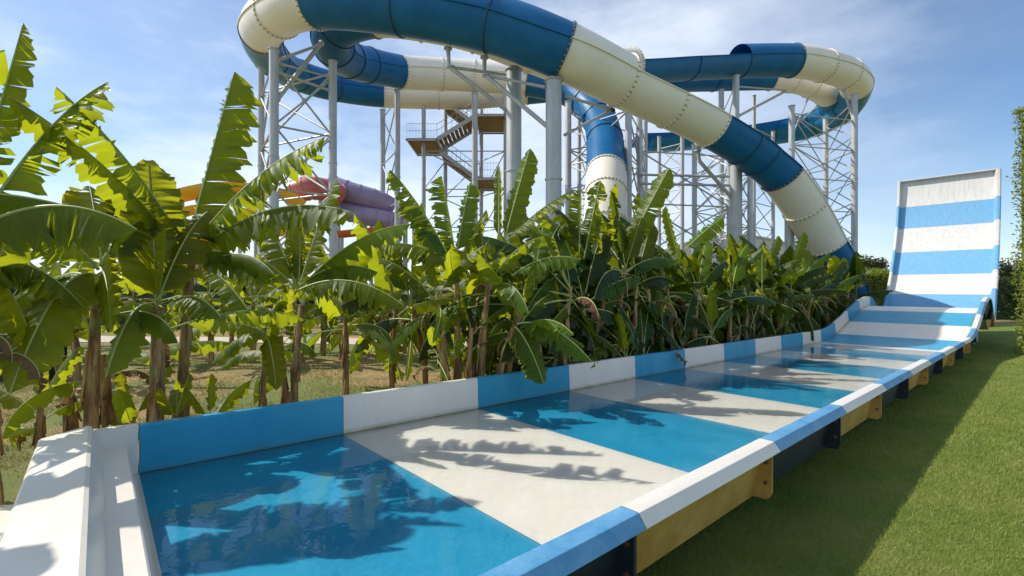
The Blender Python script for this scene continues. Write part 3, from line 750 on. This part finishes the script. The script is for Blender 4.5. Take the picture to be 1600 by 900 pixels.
def stem_geo(H, r, lean, seed):
    rr = random.Random(seed); mb = MB(); n = 14; pts = []; rs = []
    for i in range(n+1):
        u = i/n; pts.append(V((lean[0]*u*u, lean[1]*u*u, H*u-.04)))
        rs.append(.84*r*(1.12-.45*u+.2*max(0, .12-u)*4)*(1+.05*math.sin(u*17+seed)))
    mb.tube(pts, rs, 14)
    for k in range(9):      # overlapping dry sheath flaps peeling from the stem
        a = rr.uniform(0, 6.28); u0 = rr.uniform(.05, .7); u1 = min(.97, u0+rr.uniform(.15,.3)); i0, i1 = int(u0*n), max(int(u1*n), int(u0*n)+2)
        vs = []; m = i1-i0
        for j in range(m+1):
            i = min(i0+j, n); q = 1-j/m; w = .6*(.45+.55*math.sin(PI*min(1,(j+.4)/m)))
            for da in (-w, 0, w):
                aa = a+da+.15*j; rad = rs[i]*1.05+.018*q*q+(.01 if da == 0 else 0)
                vs.append(pts[i]+V((math.cos(aa)*rad, math.sin(aa)*rad, 0)))
        mb.add(vs, [(3*j+e, 3*j+e+1, 3*j+e+4, 3*j+e+3) for j in range(m) for e in (0,1)])
    return mb
PLN = [0]
def plant(loc, H, r, lean, nl, scale, label, seed, spread=1.0, ndry=2, elo=.25, azim=None, young=.15, group='banana plants in the bed beside the flume', heroes=(), deep=False):
    rr = random.Random(seed); loc = V(loc)
    root = thing('banana_plant', loc, label, 'banana plant', group)
    mb = stem_geo(H, r, lean, seed); o = link('pseudostem', mesh('pseudostem', mb, 'stem', True, 40), root)
    crown = V((lean[0], lean[1], H-.06))
    a0 = rr.uniform(0, 6.28)
    for k in range(nl):
        u = k/max(1, nl-1)            # 0 = oldest
        if rr.random() < young*.6+ (.5 if u > .9 else 0): kind = 'new'
        else: kind = 'old' if u < .5 else 'mid'
        if deep and kind in ('old', 'mid') and rr.random() < .8: kind += '_deep'  # most blades of the dense rows take the colour with painted shade
        me = rr.choice(VAR[kind]); az = a0+k*2.4+rr.gauss(0,.25)
        if azim is not None: az = azim(rr, k)
        el = (elo+(1.38-elo)*u**1.25+rr.gauss(0,.14))
        l = link('leaf', me, root, crown+V((0,0,-.22*(1-u))))
        sc = scale*rr.uniform(.85,1.12)*(.85 if kind == 'new' else 1)
        l.rotation_euler = (rr.gauss(0,.25), -el, az); l.scale = (sc, sc*rr.uniform(.9,1.1), sc)
    for k in range(ndry):
        l = link('dry_leaf', rr.choice(VAR['dry']), root, crown+V((0,0,-.15-.25*rr.random())))
        l.rotation_euler = (0, -rr.uniform(.2,.8), rr.uniform(0, 6.28)); sc = scale*rr.uniform(.6,1.0); l.scale = (sc, sc, sc)
    for k, h in enumerate(heroes):
        B, T, bow, W, fold, rag, roll, mat = h
        B = V(B)-loc; T = V(T)-loc; C = (B+T)/2+V((0,0,bow)); ax = (T-B).normalized()
        up = V((0,0,1)); up = up-ax*up.dot(ax)
        if up.length < .15: up = V((0,-1,0))-ax*V((0,-1,0)).dot(ax)
        up.normalize(); up = Matrix.Rotation(roll, 3, ax) @ up
        g = leaf_geo(bez(B, C, T), up, W, fold, rag, seed*31+k, .07, 60, .2)
        link('leaf', leaf_mesh('banana_leaf_hero', g, mat), root)
    return root
Lf, Ly = 'leaf', 'leaf_young'
def at(px, py, d): return P(px, py, d)
def along(r, k):         # leaf bearing: along the wall, either way, or back into the bed
    for _ in range(30):
        a = r.uniform(0, 2*PI)
        if math.cos(a)*CN-math.sin(a)*SN < .12: return a
    return a
# --- the large plants at left, leaf by leaf: (base, tip, bow, half width, fold, tear, roll, material)
d1 = 4.45
g = Gd(243, d1)
plant(g, 1.62, .075, (.02,0), 2, .62, 'large banana plant with peeling pale stem and an upright yellow leaf', 21, ndry=2, elo=.1, heroes=[
    (at(246,480,d1), at(232,255,d1+.35), .06, .27, -.25, .05, .1, Ly),
    (at(246,470,d1), at(325,330,d1+.5), .25, .25, .2, .2, .2, Ly),
    (at(240,480,d1), at(165,590,d1-.5), .45, .20, .5, .05, 0, Lf),
    (at(246,470,d1), at(180,300,d1+.6), .25, .22, .4, .2, 0, Ly),
    (at(252,490,d1), at(345,495,d1-.3), .35, .20, .6, .15, 0, Lf)])
d2 = 4.95
g = Gd(283, d2)
plant(g, 2.2, .066, (.12,0), 1, .7, 'tallest banana plant at left whose leaves reach the sky beside the cream bend', 22, ndry=1, elo=.5, heroes=[
    (at(292,385,d2), at(366,112,d2+.2), .05, .36, .30, .3, .65, Lf),
    (at(302,382,d2), at(507,214,d2-.6), .30, .27, .95, .5, .1, Lf),
    (at(305,395,d2), at(552,332,d2-.7), .46, .27, 1.1, .35, 0, Lf),
    (at(290,385,d2), at(88,136,d2-1.1), .25, .22, .95, .35, 0, Lf),
    (at(282,390,d2), at(14,150,d2-1.4), .26, .20, .85, .15, 0, Lf),
    (at(300,400,d2), at(425,440,d2-.5), .30, .22, .9, .15, .1, Lf),
    (at(290,395,d2), at(240,250,d2+.4), .08, .25, .1, .1, .3, Ly)])
d3 = 4.25
g = Gd(140, d3)
plant(g, 1.72, .066, (-.02,.1), 1, .6, 'leaning banana plant with orange brown stem and a round hanging leaf', 23, ndry=2, elo=.3, heroes=[
    (at(155,420,d3), at(-60,345,d3-.7), .42, .27, 1.0, .10, 0, Lf),
    (at(158,425,d3), at(174,515,d3-.5), .28, .17, -.1, .0, 1.3, Ly),
    (at(150,430,d3), at(15,615,d3-.9), .55, .25, .5, .06, -.2, Lf),
    (at(160,415,d3), at(140,290,d3+.5), .1, .24, .2, .1, .1, Ly),
    (at(150,440,d3), at(-30,520,d3-.6), .35, .22, .6, .06, 0, Lf),
    (at(155,415,d3), at(235,345,d3+.4), .25, .2, .5, .2, .1, Ly),
    (at(150,440,d3), at(70,455,d3+.3), .25, .2, .5, .2, .1, Lf)])
d0 = 3.45
g = Gd(-22, d0)
plant(g, 1.6, .085, (-.05,0), 2, .6, 'thick stemmed banana plant cut by the left edge with torn leaves pointing up', 24, ndry=2, elo=.3, heroes=[
    (at(-60,380,d0), at(36,36,d0+.3), .02, .15, .75, .6, .3, Lf),
    (at(-50,375,d0), at(168,128,d0+.6), .32, .20, .9, .5, 0, Lf),
    (at(-60,370,d0-.4), at(214,358,d0-.3), .36, .27, 1.1, .1, 0, Lf),
    (at(-40,420,d0), at(130,480,d0+.4), .35, .22, .7, .1, -.1, Lf),
    (at(-40,430,d0), at(60,560,d0+.2), .45, .21, .4, .05, -.1, Ly)])
for k, (x, y, H, lab) in enumerate([(-4.45,2.95,2.35,'banana plant just outside the left edge, closest to the white platform'),(-4.75,2.3,2.4,'banana plant outside the left edge, beside the white platform'),(-5.7,2.6,2.6,'tall banana plant outside the left edge, rearmost')]):
    plant((x, y, gz(x, y)), H, .07, (.1, -.05), 10, .92, lab, 300+k, ndry=2, elo=-.1, azim=lambda r, k: r.uniform(0, 2*PI))
plant(Gd(60, 4.3), .75, .04, (.02,0), 6, .42, 'small young banana sucker with a pale green stem beside the thick left stem', 25, ndry=1, elo=.1, young=.8)
plant(Gd(172, 4.55), 1.15, .065, (-.12,.05), 3, .5, 'broken brown banana stem with short side leaves between two big left plants', 26, ndry=2, elo=.1)
plant(Gd(118, 4.7), 1.3, .06, (-.35,.1), 2, .5, 'brown banana stem leaning left behind the orange brown one', 38, ndry=1, elo=.1)
plant(Gd(205, 4.5), .6, .03, (.08,-.08), 6, .36, 'low leafy banana sucker touching the white corner of the flume wall', 27, ndry=0, elo=.2, young=.4)
plant(Gd(270, 4.6), .62, .03, (.1,-.1), 6, .38, 'low leafy banana sucker at the foot of the pale peeling stem', 39, ndry=0, elo=.2, young=.4)
plant(Gd(325, 4.9), .5, .03, (.05,-.05), 6, .34, 'low leafy banana sucker in front of the tallest left plant', 28, ndry=0, elo=.2, young=.4)
d5 = 5.6
plant(Gd(410, d5), 1.05, .045, (.02,0), 2, .42, 'slim banana plant with small drooping leaves behind the near blue wall panel', 29, ndry=1, elo=-.3, heroes=[
    (at(415,520,d5), at(285,520,d5-.3), .25, .17, .6, .05, 0, Lf), (at(412,520,d5), at(290,400,d5+.5), .35, .2, .6, .2, 0, Lf),
    (at(418,518,d5), at(440,470,d5), .15, .15, .2, .1, .4, Ly), (at(416,525,d5), at(432,610,d5-.2), .25, .14, .1, .0, .8, Ly)])
plant(Gd(458, d5+.2), 1.6, .058, (.06,.1), 2, .6, 'banana plant with a long arching torn leaf above the white wall panel', 30, ndry=2, elo=.2, heroes=[
    (at(462,455,d5+.2), at(632,478,d5-.2), .42, .25, .95, .3, .1, Lf), (at(468,450,d5+.2), at(640,350,d5+.4), .35, .26, .9, .25, .1, Lf),
    (at(462,450,d5+.2), at(345,405,d5), .35, .24, .8, .15, 0, Lf), (at(468,445,d5+.2), at(525,280,d5+.3), .1, .22, .1, .05, .5, Ly),
    (at(468,445,d5+.2), at(590,425,d5+.2), .30, .25, .9, .2, .1, Lf), (at(465,450,d5+.2), at(400,330,d5+.6), .30, .25, .7, .2, 0, Lf),
    (at(468,445,d5+.2), at(470,330,d5+.6), .1, .2, .3, .2, .3, Ly)])
plant(Gd(445, d5+.5), 1.2, .05, (-.1,.1), 5, .5, 'bent brown banana stem beside the one with the long arching leaf', 40, ndry=2, elo=0)
plant(Gd(580, 6.0), .30, .022, (0,0), 5, .26, 'tiny bright green banana shoot behind the first white wall panel', 31, ndry=0, elo=.4, young=1)
# --- the clump in the middle
def clump(px, d, specs):
    for (dx, dd, H, r, lean, nl, sc, lab, seed, heroes) in specs:
        plant(Gd(px+dx, d+dd), H, r, lean, nl, sc, lab, seed, ndry=2, elo=-.1, heroes=heroes)
clump(715, 6.7, [
    (-18,0,1.75,.06,(-.12,0),6,.62,'leftmost leaning stem of the big clump behind the second blue wall panel',41,[(at(710,415,6.7),at(585,385,6.6),.3,.25,.8,.3,0,Lf),(at(710,415,6.7),at(610,265,6.9),.2,.24,.7,.45,0,Lf),(at(710,415,6.7),at(625,310,6.9),.25,.24,.7,.35,0,Lf)]),
    (0,.15,1.95,.062,(-.02,.05),7,.66,'upright stem in the middle of the big clump behind the second blue wall panel',42,[(at(712,400,6.8),at(690,275,7.0),.1,.23,.6,.2,.2,Lf),(at(712,400,6.8),at(735,285,7.0),.1,.2,.5,.2,.2,Lf)]),
    (36,.0,2.0,.062,(.12,0),7,.68,'banana stem with tall upright green blade in front of the thick grey column',43,[(at(788,375,6.7),at(828,232,6.7),.03,.20,.35,.05,1.1,Lf),(at(790,378,6.7),at(897,296,6.6),.15,.21,.3,.08,.3,Ly),(at(780,375,6.7),at(780,258,6.8),0,.10,.7,0,.3,Ly)]),
    (58,-.1,1.5,.06,(.35,-.05),5,.62,'stem leaning right with a long leaf arching over the white wall panel',44,[(at(808,505,6.4),at(925,565,6.0),.34,.22,.8,.12,.1,Lf),(at(800,430,6.5),at(908,405,6.3),.25,.21,.8,.15,.1,Lf),(at(805,510,6.4),at(850,600,6.1),.2,.22,.3,.1,.4,Lf)]),
    (-8,-.15,1.1,.05,(-.2,0),4,.5,'short brown stem at the left foot of the big clump',46,[]),
    (16,-.15,1.3,.05,(.05,0),4,.5,'short brown stem at the centre foot of the big clump',47,[]),
    (75,.1,1.4,.055,(.2,.1),6,.6,'outermost right stem of the big clump behind the second blue wall panel',48,[]),
    (22,.5,1.7,.06,(.02,.2),8,.7,'thin rear stem of the big clump behind the second blue wall panel',45,[])])
# --- the dense row further along the wall
rr = random.Random(5)
front = [(845,7.4,1.5),(880,7.6,1.7),(910,8.3,1.5),(935,8.6,1.8),(962,8.9,2.1),(990,9.2,1.9),(1020,9.6,1.7),(1052,10.2,1.75),(1085,10.8,1.7),(1110,11.3,1.5),(1140,12.0,1.6),(1165,12.8,1.5),(1192,13.8,1.75),(1215,14.8,1.6),(1238,15.8,1.7),(1258,17.0,1.65),(1276,18.2,1.75),(1294,19.4,1.75),(1308,20.6,1.8),(1322,21.8,1.7),(1334,23.2,1.6),(1342,24.6,1.6)]
desc = ['broad leaved','dark leaved','crooked','ragged','tall','upright','wide spreading','drooping','glossy','dense','low hanging','shaggy','torn leaved','bushy','thick leaved','arching','crowded','short','leafy','squat','thin stemmed','half hidden']
posn = ['just right of the thick grey column','under the dark blue dive, its left side','exactly under the dark blue dive','under the dark blue dive, its right side','with one upright blade below the dark blue dive','with a tall slanting blade right of the dive','left of the lattice of thin braces','under the left half of the thin braces','in the middle under the thin braces','left of the column with one bent arm','at the foot of the bent arm column','right of the column with one bent arm','left of the short grey column','at the foot of the short grey column','under the cream end of the falling trough','below the blue end of the falling trough','right of the blue end of the falling trough','where the flume begins to rise','beside the first rise of the flume','halfway up the rise of the flume','at the left wall of the hump','last in the row, beside the clipped hedge']
for k, (px, d, H) in enumerate(front):
    he = []
    if k == 2: he = [(at(905,400,d), at(908,296,d), .02, .22, .5, .3, .6, Lf), (at(912,405,d), at(938,282,d+.3), .02, .22, .6, .3, .9, Lf)]
    if k == 6: he = [(at(1012,400,d), at(1000,300,d+.2), .02, .2, .6, .2, .4, Lf)]
    if k == 1: he = [(at(885,440,d), at(865,370,d), .1, .2, .6, .1, .3, Lf)]
    if k == 4: he = [(at(965,395,d), at(966,285,d), 0, .24, .25, .02, 1.2, Ly), (at(965,400,d), at(925,300,d+.2), .05, .2, .6, .5, .3, Lf)]
    if k == 5: he = [(at(978,392,d), at(1046,262,d-.1), .05, .25, .25, .06, 1.1, Lf)]
    if k == 8: he = [(at(1070,390,d), at(1130,340,d), .08, .27, .4, .2, .8, Lf), (at(1060,400,d), at(1040,322,d), 0, .16, .4, .02, .5, Ly)]
    if k == 13: he = [(at(1195,425,d), at(1216,368,d), 0, .2, .4, .02, .5, Lf)]
    if k == 14: he = [(at(1235,425,d), at(1256,362,d), 0, .22, .4, .02, .5, Lf)]
    fs = 1+.35*min(1, max(0, (d-9)/9))
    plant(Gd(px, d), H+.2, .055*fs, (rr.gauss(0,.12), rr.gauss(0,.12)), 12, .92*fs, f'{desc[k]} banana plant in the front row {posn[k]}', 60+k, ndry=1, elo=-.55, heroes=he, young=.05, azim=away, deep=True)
# low suckers filling the foot of the row
low = [(830,7.2),(862,7.5),(898,8.0),(925,8.2),(952,8.6),(978,8.8),(1005,9.2),(1036,9.7),(1066,10.2),(1098,10.9),(1126,11.5),(1155,12.3),(1180,13.1),(1206,14.2),(1228,15.2),(1250,16.4)]
wl = ['right foot of the thick grey column','at the wall just before the dive','left of the wall panel under the dive','in front of the dive foot','under the upright blade','under the slanting blade','right of the slanting blade','below the lattice, left','below the lattice, centre','below the lattice, right','left foot of the bent arm column','front of the bent arm column','right foot of the bent arm column','left foot of the short column','right foot of the short column','under the end of the falling trough']
for k, (px, d) in enumerate(low):
    q_ = Gd(px, d); q_ = q_-V((CN, -SN, 0))*.05; q_.z = gz(q_.x, q_.y)
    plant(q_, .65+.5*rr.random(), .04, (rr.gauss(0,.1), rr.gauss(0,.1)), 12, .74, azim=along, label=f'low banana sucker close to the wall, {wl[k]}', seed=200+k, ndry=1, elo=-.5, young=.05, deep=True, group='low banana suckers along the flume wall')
# --- second and third rows, loose plants behind
second = [(540,7.6,1.4,'behind the long arching torn leaf'),(612,8.2,1.5,'left of the big clump, in the second row'),(665,8.0,1.6,'directly behind the left stem of the big clump'),(745,8.6,1.8,'hidden behind the big clump, its crown just showing'),(800,8.8,1.6,'behind the leaning stem of the big clump'),(835,9.0,1.9,'behind the gap between the two thick grey columns'),(868,9.4,1.7,'behind the right thick grey column'),(900,9.6,1.9,'second row, left of the dark blue dive'),(925,10.2,1.7,'second row, centre of the dark blue dive'),(950,10.6,1.9,'second row, right under the dark blue dive'),(980,11.0,1.8,'second row, behind the slanting blade'),(1010,11.4,1.9,'second row, left end of the thin braces'),(1035,11.9,1.75,'second row, left middle of the thin braces'),(1060,12.4,1.8,'second row, middle of the thin braces'),(1085,13.0,1.75,'second row, right middle of the thin braces'),(1110,13.6,1.75,'second row, left of the column with one bent arm'),(1135,14.3,1.75,'second row, behind the column with one bent arm'),(1160,15.0,1.8,'second row, right of the column with one bent arm'),(1182,15.8,1.8,'second row, left foot of the white building'),(1205,16.6,1.8,'second row, at the foot of the white building'),(1228,17.6,1.8,'second row, behind the short grey column'),(1250,18.6,1.75,'second row, left of the falling trough end'),(1270,19.7,1.75,'second row, under the falling trough end'),(1290,20.8,1.75,'second row, right of the falling trough end'),(1306,22.2,1.75,'second row, behind the blue trough end'),(1322,23.6,1.7,'second row, between trough end and clipped hedge')]
for k, (px, d, H, w) in enumerate(second):
    fs = 1+.3*min(1, max(0, (d-9)/9))
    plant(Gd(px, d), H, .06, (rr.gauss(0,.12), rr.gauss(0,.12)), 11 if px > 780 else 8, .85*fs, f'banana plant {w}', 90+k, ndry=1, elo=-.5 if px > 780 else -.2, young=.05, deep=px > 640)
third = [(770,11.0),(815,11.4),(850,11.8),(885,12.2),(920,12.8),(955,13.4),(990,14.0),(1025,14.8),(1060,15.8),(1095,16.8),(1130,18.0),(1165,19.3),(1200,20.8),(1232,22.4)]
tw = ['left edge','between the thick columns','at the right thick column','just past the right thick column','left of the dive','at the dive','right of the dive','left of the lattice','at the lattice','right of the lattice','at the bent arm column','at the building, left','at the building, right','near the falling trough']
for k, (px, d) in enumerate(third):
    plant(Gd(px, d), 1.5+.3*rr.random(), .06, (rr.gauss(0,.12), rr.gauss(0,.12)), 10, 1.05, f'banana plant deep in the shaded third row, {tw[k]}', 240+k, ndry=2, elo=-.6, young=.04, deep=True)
back = [(30,9.8),(85,11.5),(120,9.0),(205,12.5),(255,12.0),(330,11.2),(362,13.2),(395,11.6),(425,13.6),(470,11.8),(505,13.0),(535,12.2),(570,13.4),(600,12.4),(632,13.6),(665,12.6),(700,13.8),(735,12.4),(780,13.0),(20,14.2),(150,14.5)]
bw = ['at the far left edge behind the black cabinet','behind the thick left stem, further back','behind the leaning orange brown stem','far behind the large pale stem','seen between the two tall left stems','just right of the tallest left plant, on the grass','in the thin group right of the tall pair, rear','in the thin group right of the tall pair, front','left end of the shaded far row','behind the slim plant with small drooping leaves','second in the shaded far row','third in the shaded far row, bent','in the far row beside the path, left','in the far row beside the path, right','last of the far row before the big clump','rear shade behind the left stem of the clump','rear shade behind the middle of the clump','rear shade behind the right of the clump','rear shade behind the thick grey columns','furthest at the left edge near the path','furthest left of the two tall stems, by the path']
for k, (px, d) in enumerate(back):
    H = 1.45+.35*rr.random()
    plant(Gd(px, d), H, .07, (rr.gauss(0,.15), rr.gauss(0,.15)), 9, .8, f'banana plant {bw[k]}', 130+k, ndry=3, elo=-.3, young=.1)
# a few fallen dry leaves
for k, (px, d, lab) in enumerate([(325,5.6,'curled brown leaf fallen on the soil right of the tall pair'),(262,4.95,'dry leaf scrap lying behind the white corner of the flume'),(300,6.4,'brown leaf lying on the bare soil left of the slim plant'),(560,7.0,'dry leaf on the grass behind the first white wall panel')]):
    o = tag(link('fallen_leaf', VAR['dry'][k % 3], None, Gd(px, d)+V((0,0,.06))), lab, 'leaf', 'fallen leaves on the soil')
    o.scale = (.3,.5,.3); o.rotation_euler = (.2, -1.0, k*1.9)
# ------------------------------------------------------------------ sky, sun, camera
W = bpy.data.worlds.new('World'); S.world = W; W.use_nodes = True
nt = NT(W); bg = nt.n['Background']; bg.inputs[1].default_value = .142
sky = nt.a('ShaderNodeTexSky', sky_type='NISHITA'); sky.sun_disc = False
SUN = V((-1.0, .2, 1.02)).normalized()
sky.sun_elevation = math.asin(SUN.z); sky.sun_rotation = math.atan2(SUN.x, SUN.y)
sky.air_density = 1.0; sky.dust_density = .35; sky.ozone_density = 3.5
tc = nt.a('ShaderNodeTexCoord'); mp = nt.a('ShaderNodeMapping'); mp.inputs['Scale'].default_value = (.8, .8, 2.0); mp.inputs['Location'].default_value = (.3, .1, .2)
nt.c(tc.outputs['Generated'], mp.inputs[0])
n1 = noise(nt, mp.outputs[0], 1.5, 7, .6); n2 = noise(nt, mp.outputs[0], 4.5, 8, .62)
m_ = nt.a('ShaderNodeMath', operation='MULTIPLY_ADD'); nt.c(n2, m_.inputs[0]); m_.inputs[1].default_value = .35; nt.c(n1, m_.inputs[2])
cl = ramp(nt, m_.outputs[0], [(.44, (.02,.02,.02)), (.62, (.22,.22,.22)), (.74, (.55,.55,.55)), (.88, (.9,.9,.9))])
sx = nt.a('ShaderNodeSeparateXYZ'); nt.c(tc.outputs['Generated'], sx.inputs[0])
fade = nt.a('ShaderNodeMapRange'); fade.inputs[1].default_value = .15; fade.inputs[2].default_value = .75; fade.inputs[3].default_value = 1; fade.inputs[4].default_value = .3
nt.c(sx.outputs[0], fade.inputs[0])
cm = nt.a('ShaderNodeMath', operation='MULTIPLY'); nt.c(cl, cm.inputs[0]); nt.c(fade.outputs[0], cm.inputs[1]); cl = cm.outputs[0]
hsv = nt.a('ShaderNodeHueSaturation'); hsv.inputs['Saturation'].default_value = 1.10; hsv.inputs['Value'].default_value = .93; nt.c(sky.outputs[0], hsv.inputs['Color'])
mx = mixc(nt, cl, hsv.outputs[0], (6.4, 6.9, 7.6))
nt.c(mx, bg.inputs[0])
sl = bpy.data.lights.new('sun', 'SUN'); sl.energy = 4.4; sl.angle = math.radians(.5); sl.color = (1, .945, .86)
so = bpy.data.objects.new('sun', sl); COL.objects.link(so); so.rotation_euler = SUN.to_track_quat('Z', 'Y').to_euler(); so.location = (-20, 0, 30)
cam = bpy.data.cameras.new('camera'); cam.sensor_width = 36; cam.lens = F/1600*36; cam.clip_end = 2000; cam.clip_start = .05
co = bpy.data.objects.new('camera', cam); COL.objects.link(co); co.location = (0, 0, EYE); co.rotation_euler = (PI/2, 0, 0)
S.camera = co
vs = S.view_settings; vs.view_transform = 'Standard'; vs.look = 'None'; vs.gamma = 1; vs.use_curve_mapping = False; vs.exposure = .2
